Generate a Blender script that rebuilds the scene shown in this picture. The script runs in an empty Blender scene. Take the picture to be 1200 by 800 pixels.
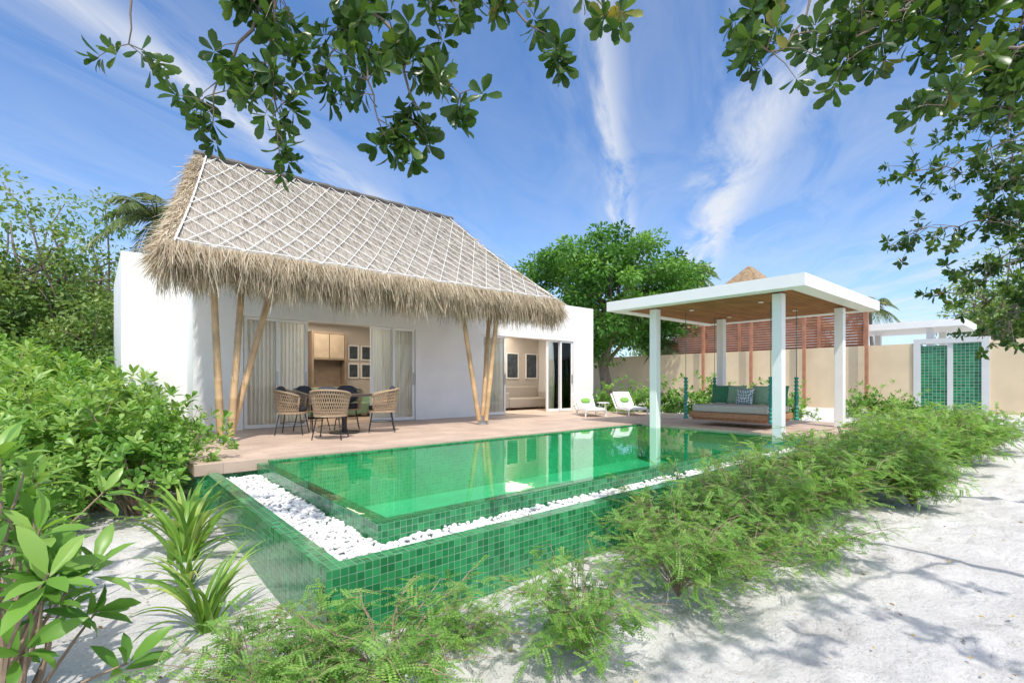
import bpy, math, random, bmesh
import numpy as np
from mathutils import Vector, Matrix
rng=np.random.default_rng(7); random.seed(7)
scene=bpy.context.scene; COL=scene.collection
YAW=math.radians(40.6)
cy,sy=math.cos(YAW),math.sin(YAW)
def G(r,d,z=0.0): return (sy*d+cy*r, cy*d-sy*r, z)
# ------------------------------------------------------------ helpers
def nrm(v):
    v=np.asarray(v,float); return v/np.maximum(np.linalg.norm(v,axis=-1,keepdims=True),1e-9)
class MB:
    def __init__(s): s.V=[]; s.F=[]
    def add(s,V,F):
        n=len(s.V); s.V+= [tuple(map(float,v)) for v in V]; s.F+=[tuple(i+n for i in f) for f in F]
    def box(s,x0,y0,z0,x1,y1,z1,M=None):
        V=[(x0,y0,z0),(x1,y0,z0),(x1,y1,z0),(x0,y1,z0),(x0,y0,z1),(x1,y0,z1),(x1,y1,z1),(x0,y1,z1)]
        if M is not None: V=[tuple(M@Vector(v)) for v in V]
        s.add(V,[(0,3,2,1),(4,5,6,7),(0,1,5,4),(1,2,6,5),(2,3,7,6),(3,0,4,7)])
    def tube(s,pts,rad,n=6,cap=True):
        P=np.array(pts,float); k=len(P)
        rad=np.broadcast_to(np.array(rad,float),(k,))
        T=np.gradient(P,axis=0); T=nrm(T)
        ref=np.array([0,0,1.]) if abs(T[0][2])<.9 else np.array([1.,0,0])
        V=[]
        for i in range(k):
            u=nrm(np.cross(T[i],ref)); w=np.cross(u,T[i]); ref=nrm(w)
            for j in range(n):
                a=2*math.pi*j/n; V.append(P[i]+rad[i]*(math.cos(a)*u+math.sin(a)*w))
        F=[]
        for i in range(k-1):
            for j in range(n):
                F.append((i*n+j,i*n+(j+1)%n,(i+1)*n+(j+1)%n,(i+1)*n+j))
        if cap: F.append(tuple(range(n))[::-1]); F.append(tuple((k-1)*n+j for j in range(n)))
        s.add(V,F)
    def ell(s,c,r,e=1.0,e2=None,nu=20,nv=12,M=None):
        e2=e if e2 is None else e2
        f=lambda x,p: math.copysign(abs(x)**p,x)
        V=[];F=[]
        for i in range(nv+1):
            ph=-math.pi/2+math.pi*i/nv
            for j in range(nu):
                th=2*math.pi*j/nu
                v=Vector((r[0]*f(math.cos(ph),e2)*f(math.cos(th),e),r[1]*f(math.cos(ph),e2)*f(math.sin(th),e),r[2]*f(math.sin(ph),e2)))
                if M is not None: v=M@v
                V.append((v[0]+c[0],v[1]+c[1],v[2]+c[2]))
        for i in range(nv):
            for j in range(nu):
                F.append((i*nu+j,i*nu+(j+1)%nu,(i+1)*nu+(j+1)%nu,(i+1)*nu+j))
        s.add(V,F)
    def cushion(s,c,hy,hz,th,M):
        n=14; V=[];F=[]
        for side in (1,-1):
            for i in range(n+1):
                for j in range(n+1):
                    u=-1+2*i/n; v=-1+2*j/n
                    k=((1-u*u)*(1-v*v)); t=th*(max(k,0)**.42)
                    p=Vector((side*t,hy*u*(1-.07*(1-v*v)),hz*v*(1-.07*(1-u*u)))); p=M@p
                    V.append((p[0]+c[0],p[1]+c[1],p[2]+c[2]))
        m=(n+1)**2
        for i in range(n):
            for j in range(n):
                a=i*(n+1)+j; F.append((a,a+n+1,a+n+2,a+1)); F.append((m+a,m+a+1,m+a+n+2,m+a+n+1))
        s.add(V,F)
    def disc(s,c,r,z0,z1,n=32):
        V=[(c[0]+r*math.cos(2*math.pi*j/n),c[1]+r*math.sin(2*math.pi*j/n),z) for z in (z0,z1) for j in range(n)]
        F=[(j,(j+1)%n,n+(j+1)%n,n+j) for j in range(n)]+[tuple(range(n))[::-1],tuple(range(n,2*n))]
        s.add(V,F)
def setp(ob,label=None,category=None,kind=None,group=None):
    if label: ob["label"]=label
    if category: ob["category"]=category
    if kind: ob["kind"]=kind
    if group: ob["group"]=group
def link(name,me,mat,parent=None,loc=(0,0,0),**k):
    ob=bpy.data.objects.new(name,me); COL.objects.link(ob)
    if mat and me: me.materials.clear(); me.materials.append(mat)
    if parent: ob.parent=parent
    else: ob.location=loc
    setp(ob,**k); return ob
def wloc(o):
    v=Vector(o.location)
    while o.parent: o=o.parent; v+=Vector(o.location)
    return v
def boxuv(me,o):
    uvl=me.uv_layers.new(name="UVMap")
    for p in me.polygons:
        n=p.normal; ax=max(range(3),key=lambda i:abs(n[i]))
        for li in p.loop_indices:
            c=me.vertices[me.loops[li].vertex_index].co+Vector(o)
            uvl.data[li].uv=(c[0],c[1]) if ax==2 else ((c[0],c[2]) if ax==1 else (c[1],c[2]))
def fin(mb,name,mat,parent=None,smooth=False,uv=False,bevel=0,loc=None,**k):
    """mesh coordinates given in world; shifted to the origin of parent (or loc)"""
    o=wloc(parent) if parent else Vector(loc or (0,0,0))
    me=bpy.data.meshes.new(name)
    me.from_pydata([(v[0]-o[0],v[1]-o[1],v[2]-o[2]) for v in mb.V],[],mb.F); me.update()
    if uv: boxuv(me,o)
    if smooth: me.polygons.foreach_set("use_smooth",[True]*len(me.polygons))
    ob=link(name,me,mat,parent,loc=o,**k)
    if bevel:
        m=ob.modifiers.new("bevel","BEVEL"); m.width=bevel; m.segments=2; m.limit_method='ANGLE'
    return ob
def empty(name,loc,label,category,group=None):
    e=bpy.data.objects.new(name,None); e.location=loc; e.empty_display_size=.2; COL.objects.link(e)
    setp(e,label,category,None,group); return e
def amesh(name,V,loops,sizes,var=None,smooth=False):
    me=bpy.data.meshes.new(name)
    me.vertices.add(len(V)); me.vertices.foreach_set("co",np.ascontiguousarray(V,dtype=np.float32).ravel())
    me.loops.add(len(loops)); me.loops.foreach_set("vertex_index",np.asarray(loops,dtype=np.int32))
    me.polygons.add(len(sizes)); st=np.concatenate([[0],np.cumsum(sizes)[:-1]]).astype(np.int32)
    me.polygons.foreach_set("loop_start",st)
    if smooth: me.polygons.foreach_set("use_smooth",np.ones(len(sizes),bool))
    me.update(calc_edges=True)
    if var is not None:
        a=me.attributes.new("var","FLOAT","POINT"); a.data.foreach_set("value",np.asarray(var,dtype=np.float32))
    return me
def inst(tv,tf,O,X,Y,Z,S,var=None):
    N=len(O); S=np.broadcast_to(np.asarray(S,float),(N,))
    tv=np.asarray(tv,float); k=len(tv)
    V=O[:,None,:]+S[:,None,None]*(tv[None,:,0:1]*X[:,None,:]+tv[None,:,1:2]*Y[:,None,:]+tv[None,:,2:3]*Z[:,None,:])
    fl=np.concatenate([np.array(f) for f in tf]); fs=np.array([len(f) for f in tf])
    L=(np.arange(N)[:,None]*k+fl[None,:]).ravel(); SZ=np.tile(fs,N)
    if var is None: var=rng.random(N)
    return V.reshape(-1,3),L,SZ,np.repeat(var,k)
def join(parts):
    V=[];L=[];S=[];A=[];n=0
    for v,l,s,a in parts:
        V.append(v);L.append(l+n);S.append(s);A.append(a);n+=len(v)
    return np.concatenate(V),np.concatenate(L),np.concatenate(S),np.concatenate(A)
BROAD=([(0,0,0),(0,.4,-.01),(0,.76,-.03),(0,1,-.1),(-.12,.3,.03),(-.23,.62,.04),(-.2,.86,-.01),(.12,.3,.03),(.23,.62,.04),(.2,.86,-.01)],
       [(0,7,1),(1,7,8,2),(2,8,9),(2,9,3),(0,1,4),(1,2,5,4),(2,6,5),(2,3,6)])
LANCE=([(0,0,0),(0,.38,.0),(0,.7,-.04),(0,1,-.16),(-.10,.22,.03),(-.165,.5,.035),(-.12,.78,-.03),(.10,.22,.03),(.165,.5,.035),(.12,.78,-.03)],
       [(0,7,1),(1,7,8,2),(2,8,9),(2,9,3),(0,1,4),(1,2,5,4),(2,6,5),(2,3,6)])
SMALL=([(0,0,0),(.28,.5,.06),(0,1,-.05),(-.28,.5,.06)],[(0,1,2,3)])
OVAL=([(0,0,0),(.22,.3,.04),(.24,.65,.02),(0,1,-.1),(-.24,.65,.02),(-.22,.3,.04)],[(0,1,2,3),(0,3,4,5)])
def leafset(O,Y,Nn,S,tm,var=None):
    Y=nrm(Y); X=nrm(np.cross(Y,Nn)); Z=np.cross(X,Y)
    return inst(tm[0],tm[1],O,X,Y,Z,S,var)
def rosettes(P,D,n,L,lo=.5,hi=1.45,tm=BROAD,shade=None):
    P=np.asarray(P,float); D=nrm(D); M=len(P)
    u=nrm(np.cross(D,np.array([.31,.22,.9])+rng.normal(0,.1,(M,3)))); w=np.cross(D,u)
    i=np.arange(n)
    ang=i[None,:]*2.4+rng.random((M,1))*6.28+rng.normal(0,.2,(M,n))
    th=lo+(hi-lo)*(i[None,:]/max(n-1,1))+rng.normal(0,.12,(M,n))
    rad=np.cos(ang)[...,None]*u[:,None]+np.sin(ang)[...,None]*w[:,None]
    Y=np.cos(th)[...,None]*D[:,None]+np.sin(th)[...,None]*rad
    N=np.sin(th)[...,None]*D[:,None]-np.cos(th)[...,None]*rad
    O=P[:,None]+rad*.006-D[:,None]*(i/n)[None,:,None]*L*.35
    S=L*(rng.uniform(.65,1.15,(M,n)))
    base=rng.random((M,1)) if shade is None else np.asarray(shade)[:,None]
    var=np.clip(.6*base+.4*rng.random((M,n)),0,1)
    N=N+rng.normal(0,.18,N.shape)
    return leafset(O.reshape(-1,3),Y.reshape(-1,3),N.reshape(-1,3),S.ravel(),tm,var.ravel())
# ------------------------------------------------------------ materials
def nodes(name):
    m=bpy.data.materials.new(name); m.use_nodes=True; nt=m.node_tree
    return m,nt,nt.nodes,nt.links,nt.nodes["Principled BSDF"]
def ramp(N,stops,interp='LINEAR'):
    r=N.new("ShaderNodeValToRGB"); e=r.color_ramp.elements; r.color_ramp.interpolation=interp
    e[0].position=stops[0][0]; e[0].color=(*stops[0][1],1); e[1].position=stops[-1][0]; e[1].color=(*stops[-1][1],1)
    for p,c in stops[1:-1]:
        x=e.new(p); x.color=(*c,1)
    return r
def pm(name,c,rough=.6,var=.12,scale=4,bump=0,bscale=40,metal=0,stretch=(1,1,1)):
    m,nt,N,L,B=nodes(name)
    tc=N.new("ShaderNodeTexCoord"); mp=N.new("ShaderNodeMapping"); mp.inputs['Scale'].default_value=stretch
    L.new(tc.outputs['Object'],mp.inputs[0])
    nz=N.new("ShaderNodeTexNoise"); nz.inputs['Scale'].default_value=scale; nz.inputs['Detail'].default_value=6
    L.new(mp.outputs[0],nz.inputs['Vector'])
    r=ramp(N,[(.3,tuple(x*(1-var) for x in c)),(.7,tuple(min(1,x*(1+var)) for x in c))])
    L.new(nz.outputs['Fac'],r.inputs[0]); L.new(r.outputs[0],B.inputs['Base Color'])
    B.inputs['Roughness'].default_value=rough; B.inputs['Metallic'].default_value=metal
    if bump:
        n2=N.new("ShaderNodeTexNoise"); n2.inputs['Scale'].default_value=bscale; n2.inputs['Detail'].default_value=5
        L.new(mp.outputs[0],n2.inputs['Vector'])
        b=N.new("ShaderNodeBump"); b.inputs['Strength'].default_value=bump; b.inputs['Distance'].default_value=.01
        L.new(n2.outputs['Fac'],b.inputs['Height']); L.new(b.outputs[0],B.inputs['Normal'])
    return m
def addtrans(m,fac,col=None,src=None,mul=(1,1,1)):
    nt=m.node_tree;N=nt.nodes;L=nt.links;B=N["Principled BSDF"]
    t=N.new("ShaderNodeBsdfTranslucent")
    if src is not None:
        g=N.new("ShaderNodeMixRGB"); g.blend_type='MULTIPLY'; g.inputs[0].default_value=1; g.inputs[2].default_value=(*mul,1); L.new(src,g.inputs[1]); L.new(g.outputs[0],t.inputs[0])
    else: t.inputs[0].default_value=(*col,1)
    mx=N.new("ShaderNodeMixShader"); mx.inputs[0].default_value=fac
    L.new(B.outputs[0],mx.inputs[1]); L.new(t.outputs[0],mx.inputs[2]); L.new(mx.outputs[0],N["Material Output"].inputs[0])
def leafmat(name,stops,trans=.3,rough=.4):
    m,nt,N,L,B=nodes(name)
    at=N.new("ShaderNodeAttribute"); at.attribute_name="var"
    r=ramp(N,stops); L.new(at.outputs['Fac'],r.inputs[0]); L.new(r.outputs[0],B.inputs['Base Color'])
    B.inputs['Roughness'].default_value=rough; B.inputs['Specular IOR Level'].default_value=.35
    if trans: addtrans(m,trans,src=r.outputs[0],mul=(1.6,1.5,.75))
    return m
def brick(name,c1,c2,mortar,w,h,ms,rough=.25,offset=0,bump=.3,spec=.5,nvar=0):
    m,nt,N,L,B=nodes(name)
    uv=N.new("ShaderNodeUVMap")
    b=N.new("ShaderNodeTexBrick"); b.offset=offset; b.squash=1; L.new(uv.outputs[0],b.inputs[0])
    b.inputs['Scale'].default_value=1; b.inputs['Color1'].default_value=(*c1,1); b.inputs['Color2'].default_value=(*c2,1)
    b.inputs['Mortar'].default_value=(*mortar,1); b.inputs['Mortar Size'].default_value=ms; b.inputs['Brick Width'].default_value=w
    b.inputs['Row Height'].default_value=h; b.inputs['Mortar Smooth'].default_value=.1
    out=b.outputs['Color']
    if nvar:
        nz=N.new("ShaderNodeTexNoise"); nz.inputs['Scale'].default_value=1.7; nz.inputs['Detail'].default_value=7; L.new(uv.outputs[0],nz.inputs[0])
        rr=ramp(N,[(.3,(1-nvar,)*3),(.7,(1+nvar,)*3)]); L.new(nz.outputs['Fac'],rr.inputs[0])
        mu=N.new("ShaderNodeMixRGB"); mu.blend_type='MULTIPLY'; mu.inputs[0].default_value=1
        L.new(out,mu.inputs[1]); L.new(rr.outputs[0],mu.inputs[2]); out=mu.outputs[0]
    L.new(out,B.inputs['Base Color'])
    B.inputs['Roughness'].default_value=rough; B.inputs['Specular IOR Level'].default_value=spec
    bp=N.new("ShaderNodeBump"); bp.inputs['Strength'].default_value=bump; bp.inputs['Distance'].default_value=.003; bp.invert=True
    L.new(b.outputs['Fac'],bp.inputs['Height']); L.new(bp.outputs[0],B.inputs['Normal'])
    return m
M_white=pm("white_render",(.86,.855,.84),.75,.045,1.6,.3,60)
M_whitep=pm("white_paint",(.86,.857,.845),.45,.02,3)
M_tan=pm("tan_render",(.68,.55,.37),.8,.08,1.2,.3,50)
M_inner=pm("interior_wall",(.60,.56,.51),.7,.04,2)
M_tile=brick("green_mosaic",(.010,.145,.045),(.035,.29,.10),(.22,.34,.25),.050,.050,.0018,.16,bump=.4,nvar=.25)
M_tileb=brick("pool_mosaic",(.04,.47,.24),(.07,.59,.33),(.30,.66,.47),.050,.050,.0022,.3,bump=.2,nvar=.14)
M_gtile=brick("gate_mosaic",(.008,.12,.05),(.02,.24,.10),(.30,.38,.33),.10,.10,.006,.25,bump=.4)
M_deck=brick("terracotta_paving",(.49,.365,.285),(.57,.435,.345),(.36,.27,.21),.6,.15,.004,.55,offset=.5,bump=.3,nvar=.16)
M_wood=pm("warm_wood",(.38,.18,.09),.5,.25,3,.2,20,stretch=(1,8,8))
M_dwood=pm("dark_wood",(.07,.05,.038),.85,.2,4)
M_case=pm("cabinet_case",(.24,.18,.13),.6,.2,4)
M_oak=pm("cabinet_wood",(.42,.34,.25),.6,.15,4)
M_red=pm("red_wood",(.38,.17,.10),.6,.25,3)
M_slat=brick("ceiling_boards",(.40,.18,.075),(.31,.14,.055),(.07,.03,.012),3.0,.12,.006,.8,offset=.5,bump=.5,nvar=.2,spec=.1)
M_bamboo=pm("bamboo",(.54,.36,.19),.4,.3,2.5,.1,20)
M_metal=pm("steel",(.5,.5,.5),.35,.05,4,metal=.8)
M_black=pm("black_metal",(.02,.02,.02),.4,.05,4)
M_rope=pm("rope",(.38,.28,.18),.8,.2,30,.3,120)
M_grey=pm("dark_cushion",(.04,.045,.055),.9,.1,20,.3,200)
M_beige=pm("beige_cushion",(.47,.43,.38),.9,.06,20,.3,200)
M_green=pm("green_cushion",(.05,.20,.10),.9,.1,20,.3,200)
M_sage=pm("sage_cushion",(.25,.40,.26),.9,.1,20,.3,200)
M_lime=pm("lime_cushion",(.20,.42,.08),.9,.1,20,.3,200)
M_teal=pm("teal_beads",(.02,.22,.19),.35,.15,20)
M_curt=pm("linen_curtain",(.80,.81,.80),.9,.03,3); addtrans(M_curt,.4,(.78,.79,.78))
M_bark=pm("bark",(.20,.16,.125),.9,.3,8,.6,30,stretch=(1,1,.4))
M_stem=pm("twig",(.28,.20,.14),.8,.25,12)
M_art=pm("dark_art",(.05,.07,.09),.4,.6,6)
M_peb=leafmat("pebble",[(0,(.62,.61,.60)),(.5,(.77,.76,.75)),(1,(.85,.85,.84))],0,.6)
M_over=leafmat("canopy_leaf",[(0,(.024,.06,.012)),(.5,(.05,.11,.024)),(.9,(.11,.19,.04)),(1,(.30,.22,.05))],.33,.30)
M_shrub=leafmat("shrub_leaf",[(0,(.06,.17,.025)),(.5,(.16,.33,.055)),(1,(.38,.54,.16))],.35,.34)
M_shrub2=leafmat("pale_shrub_leaf",[(0,(.10,.22,.04)),(.5,(.24,.40,.09)),(.93,(.42,.56,.20)),(1,(.38,.16,.10))],.35,.38)
M_fern=leafmat("feather_leaf",[(0,(.09,.22,.045)),(.5,(.19,.37,.085)),(1,(.36,.54,.15))],.42,.5)
M_lily=leafmat("strap_leaf",[(0,(.10,.22,.03)),(.6,(.20,.36,.06)),(1,(.40,.48,.14))],.3,.35)
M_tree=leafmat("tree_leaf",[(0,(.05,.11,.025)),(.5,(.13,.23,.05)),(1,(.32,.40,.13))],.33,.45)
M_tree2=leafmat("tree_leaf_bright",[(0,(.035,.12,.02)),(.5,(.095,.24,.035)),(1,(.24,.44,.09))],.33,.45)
M_palm=leafmat("palm_leaf",[(0,(.08,.13,.05)),(.5,(.17,.23,.10)),(1,(.30,.30,.17))],.3,.4)
M_straw=leafmat("straw",[(0,(.15,.115,.08)),(.4,(.40,.32,.225)),(.8,(.60,.51,.385)),(1,(.72,.65,.53))],.12,.8)
M_strawg=leafmat("weathered_straw",[(0,(.27,.24,.205)),(.5,(.44,.405,.355)),(1,(.60,.56,.50))],.05,.9)
M_lat=pm("lattice_cane",(.78,.77,.74),.7,.08,5)
M_dry=leafmat("dry_leaf",[(0,(.16,.09,.04)),(.6,(.35,.24,.12)),(1,(.45,.40,.15))],.1,.7)
def thatchmat():
    m,nt,N,L,B=nodes("thatch")
    tc=N.new("ShaderNodeTexCoord"); mp=N.new("ShaderNodeMapping"); mp.inputs['Scale'].default_value=(60,3,3)
    L.new(tc.outputs['Object'],mp.inputs[0]); nz=N.new("ShaderNodeTexNoise"); nz.inputs['Scale'].default_value=1; nz.inputs['Detail'].default_value=6
    L.new(mp.outputs[0],nz.inputs[0]); r=ramp(N,[(.3,(.24,.21,.175)),(.55,(.40,.365,.315)),(.75,(.53,.49,.43))]); L.new(nz.outputs['Fac'],r.inputs[0])
    L.new(r.outputs[0],B.inputs['Base Color']); B.inputs['Roughness'].default_value=.9
    b=N.new("ShaderNodeBump"); b.inputs['Strength'].default_value=.9; b.inputs['Distance'].default_value=.03; L.new(nz.outputs['Fac'],b.inputs['Height']); L.new(b.outputs[0],B.inputs['Normal'])
    return m
M_thatch=thatchmat()
def sandmat():
    m,nt,N,L,B=nodes("sand")
    tc=N.new("ShaderNodeTexCoord")
    n1=N.new("ShaderNodeTexNoise"); n1.inputs['Scale'].default_value=1.3; n1.inputs['Detail'].default_value=8; L.new(tc.outputs['Object'],n1.inputs[0])
    r=ramp(N,[(.3,(.56,.54,.52)),(.55,(.655,.64,.62)),(.75,(.72,.705,.69))]); L.new(n1.outputs['Fac'],r.inputs[0])
    n2=N.new("ShaderNodeTexNoise"); n2.inputs['Scale'].default_value=45; n2.inputs['Detail'].default_value=8; n2.inputs['Roughness'].default_value=.75; L.new(tc.outputs['Object'],n2.inputs[0])
    r2=ramp(N,[(.34,(.45,.4,.35)),(.44,(1,1,1))]); L.new(n2.outputs['Fac'],r2.inputs[0])
    mu=N.new("ShaderNodeMixRGB"); mu.blend_type='MULTIPLY'; mu.inputs[0].default_value=.75; L.new(r.outputs[0],mu.inputs[1]); L.new(r2.outputs[0],mu.inputs[2])
    L.new(mu.outputs[0],B.inputs['Base Color']); B.inputs['Roughness'].default_value=.95; B.inputs['Specular IOR Level'].default_value=.1
    n3=N.new("ShaderNodeTexNoise"); n3.inputs['Scale'].default_value=9; n3.inputs['Detail'].default_value=8; n3.inputs['Roughness'].default_value=.65; L.new(tc.outputs['Object'],n3.inputs[0])
    b=N.new("ShaderNodeBump"); b.inputs['Strength'].default_value=.9; b.inputs['Distance'].default_value=.05; L.new(n3.outputs['Fac'],b.inputs['Height'])
    b2=N.new("ShaderNodeBump"); b2.inputs['Strength'].default_value=.8; b2.inputs['Distance'].default_value=.015; L.new(n2.outputs['Fac'],b2.inputs['Height']); L.new(b.outputs[0],b2.inputs['Normal'])
    L.new(b2.outputs[0],B.inputs['Normal']); return m
M_sand=sandmat()
def glassmat(name,tint,ior,rough,bump):
    m=bpy.data.materials.new(name); m.use_nodes=True; nt=m.node_tree; N=nt.nodes; L=nt.links; N.remove(N["Principled BSDF"])
    fr=N.new("ShaderNodeFresnel"); fr.inputs[0].default_value=ior
    t=N.new("ShaderNodeBsdfTransparent"); t.inputs[0].default_value=(*tint,1); g=N.new("ShaderNodeBsdfGlossy"); g.inputs['Roughness'].default_value=rough
    mx=N.new("ShaderNodeMixShader"); L.new(fr.outputs[0],mx.inputs[0]); L.new(t.outputs[0],mx.inputs[1]); L.new(g.outputs[0],mx.inputs[2]); L.new(mx.outputs[0],N["Material Output"].inputs[0])
    if bump:
        tc=N.new("ShaderNodeTexCoord"); nz=N.new("ShaderNodeTexNoise"); nz.inputs['Scale'].default_value=2.6; nz.inputs['Detail'].default_value=3; nz.inputs['Distortion'].default_value=.6
        L.new(tc.outputs['Object'],nz.inputs[0]); b=N.new("ShaderNodeBump"); b.inputs['Strength'].default_value=bump; b.inputs['Distance'].default_value=.02
        L.new(nz.outputs['Fac'],b.inputs['Height']); L.new(b.outputs[0],g.inputs['Normal']); L.new(b.outputs[0],fr.inputs['Normal'])
    return m
M_water=glassmat("pool_water",(.68,.96,.85),1.46,.02,.07)
M_glass=glassmat("window_glass",(.96,.98,.97),1.4,.0,0)
def emit(name,c,s):
    m,nt,N,L,B=nodes(name); B.inputs['Emission Color'].default_value=(*c,1); B.inputs['Emission Strength'].default_value=s; B.inputs['Base Color'].default_value=(*c,1); return m
M_lamp=emit("lamp_glow",(1,.86,.65),8)
# ------------------------------------------------------------ ground
def axis(lo,hi,step,far):
    x=list(np.arange(lo,hi,step)); s=step; v=x[-1]
    while v<far: s*=1.18; v+=s; x.append(v)
    s=step; v=lo; l=[]
    while v>-far: s*=1.18; v-=s; l.append(v)
    return np.array(l[::-1]+x)
ax=axis(-2.5,9.5,.05,900); ay=axis(-3,7.0,.05,900)
X,Y=np.meshgrid(ax,ay)
Z=np.zeros_like(X)
for k in range(26):
    f=rng.uniform(.4,5); an=rng.uniform(0,6.28); Z+=.016/(f**.8+.6)*np.sin(f*(X*math.cos(an)+Y*math.sin(an))+rng.uniform(0,6.28))
for k in range(700):
    cx=rng.uniform(-1.5,14); cyy=rng.uniform(-3,2.3) if rng.random()<.85 else rng.uniform(2,6)
    if cyy>2.4: cx=rng.uniform(-2.4,.6)
    w=rng.uniform(.045,.12); th=rng.uniform(0,3.14); e=rng.uniform(1,2)
    dx=(X-cx)*math.cos(th)+(Y-cyy)*math.sin(th); dy=-(X-cx)*math.sin(th)+(Y-cyy)*math.cos(th)
    q=(dx/w)**2+(dy/(w*e))**2
    Z+= -.025*np.exp(-q)+.012*np.exp(-(np.sqrt(q)-1.6)**2*3)
sm=np.clip((X-13.5)/6,0,1); Z+=.6*sm*sm*(3-2*sm)
Z[(X>1.2)&(X<9.7)&(Y>3.05)&(Y<6.9)]=-1.5
Z[(X>1.2)&(X<13.2)&(Y>=6.9)&(Y<15.5)]=-.3
ny,nx=X.shape; idx=np.arange(nx*ny).reshape(ny,nx)
Q=np.stack([idx[:-1,:-1],idx[:-1,1:],idx[1:,1:],idx[1:,:-1]],-1).reshape(-1)
me=amesh("ground",np.stack([X,Y,Z],-1).reshape(-1,3),Q,np.full((nx-1)*(ny-1),4),smooth=True)
link("ground",me,M_sand,kind="structure",label="white coral sand ground with footprints and ripples")
n=700; O=np.stack([rng.uniform(-2,12,n),rng.uniform(-2.5,2.6,n),rng.uniform(.015,.035,n)],-1); k=rng.random(n)<.25; O[k,0]=rng.uniform(-2.5,.8,k.sum()); O[k,1]=rng.uniform(2.5,6,k.sum())
V,L,S,A=leafset(O,np.stack([rng.normal(size=n),rng.normal(size=n),rng.normal(0,.15,n)],-1),np.array([0,0,1.])+rng.normal(0,.3,(n,3)),rng.uniform(.012,.045,n),OVAL)
link("fallen_leaves",amesh("fallen_leaves",V,L,S,A),M_dry,kind="stuff",label="small dry brown leaves scattered over the white sand")
# ------------------------------------------------------------ pool
pool=empty("swimming_pool",(1.02,2.83,0),"green mosaic tiled plunge pool with pebble overflow channel","swimming pool")
o=MB(); o.box(1.02,2.83,-.4,1.14,6.74,.5); o.box(1.14,2.83,-.4,13.4,2.95,.5)
fin(o,"outer_wall",M_tile,pool,uv=True)
o=MB(); o.box(1.14,2.95,-.4,1.57,6.74,.38); o.box(1.57,2.95,-.4,9.74,3.33,.38)
fin(o,"overflow_channel",M_tile,pool,uv=True)
o=MB(); o.box(1.57,3.33,-.7,1.70,6.8,.556); o.box(1.70,3.33,-.7,9.75,3.46,.556); o.box(1.70,6.7,-.7,9.75,6.8,.585)
fin(o,"inner_wall",M_tile,pool,uv=True)
o=MB(); o.box(1.705,3.465,-.7,9.75,6.695,-.2); o.box(1.705,3.465,-.2,1.72,6.695,.54); o.box(1.72,3.465,-.2,9.75,3.48,.54); o.box(1.72,6.68,-.2,9.75,6.695,.54); o.box(9.735,3.48,-.2,9.75,6.68,.54)
fin(o,"pool_basin",M_tileb,pool,uv=True)
o=MB(); o.add([(1.565,3.325,.566),(9.74,3.325,.566),(9.74,6.7,.566),(1.565,6.7,.566)],[(0,1,2,3)])
fin(o,"water",M_water,kind="structure",label="clear green still pool water")
bm=bmesh.new(); bmesh.ops.create_icosphere(bm,subdivisions=2,radius=1); tv=np.array([v.co[:] for v in bm.verts]); tf=[tuple(v.index for v in f.verts) for f in bm.faces]; bm.free()
def pebbles(n,x0,x1,y0,y1,smin,smax):
    O=np.stack([rng.uniform(x0,x1,n),rng.uniform(y0,y1,n),rng.uniform(.385,.435,n)],-1)
    q=rng.normal(size=(n,3)); flat=nrm(np.stack([rng.normal(0,.3,n),rng.normal(0,.3,n),np.ones(n)],-1))
    Zv=flat; Xv=nrm(np.cross(Zv,q)); Yv=np.cross(Zv,Xv)
    return inst(tv,tf,O,Xv*rng.uniform(.75,1.4,(n,1)),Yv,Zv*rng.uniform(.5,.8,(n,1)),rng.uniform(smin,smax,n))
P=[pebbles(3200,1.15,1.56,2.97,6.7,.010,.025),pebbles(2800,1.54,5.2,2.97,3.32,.010,.025),pebbles(1100,5.2,9.6,2.97,3.32,.016,.030)]
V,L,S,A=join(P)
link("white_pebbles",amesh("white_pebbles",V,L,S,A,smooth=True),M_peb,kind="stuff",label="loose rounded white pebbles filling the overflow channel")
# ------------------------------------------------------------ deck
deck=empty("terrace",(.9,6.8,0),"raised terracotta paved terrace beside the pool","terrace")
o=MB(); o.box(.9,6.8,.47,13.6,11.1,.6); o.box(9.75,2.96,.47,13.5,6.8,.6)
fin(o,"paving",M_deck,deck,uv=True)
o=MB(); o.box(.93,6.83,-.3,13.55,11.1,.47); o.box(9.78,2.96,-.3,13.45,6.83,.47)
fin(o,"plinth",M_tile,deck,uv=True)
# ------------------------------------------------------------ villa
villa=empty("thatched_villa",(7,13,.6),"white rendered beach villa with steep thatched roof and sliding doors","house")
W=MB(); f0,f1=11.1,11.35; T=4.1; D0,D1=.6,2.92
W.box(1.45,f0,-.2,2.31,f1,T); W.box(2.31,f0,D1,6.27,f1,T); W.box(6.27,f0,-.2,8.4,f1,T); W.box(8.4,f0,D1,12.24,f1,T); W.box(12.24,f0,-.2,13.25,f1,T)
W.box(2.31,f0,-.2,6.27,f1,.59); W.box(8.4,f0,-.2,12.24,f1,.59)
W.box(1.45,f1,-.2,1.7,16.5,T); W.box(13.0,f1,-.2,13.25,16.5,T); W.box(1.7,16.25,-.2,13.0,16.5,T)
W.box(.4,12,-.2,1.45,16.5,T); W.box(7.2,f1,.6,7.4,16.25,3.3)
W.box(1.75,f0+.02,T,7.85,f1-.02,5.15)
for a in (1.75,7.7):
    W.add([(a,f1-.02,T),(a,15.0,T),(a,12,5.9),(a+.1,f1-.02,T),(a+.1,15.0,T),(a+.1,12,5.9)],[(0,1,2),(3,5,4),(0,2,5,3),(1,4,5,2),(0,3,4,1)])
fin(W,"wall",M_white,villa)
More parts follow.
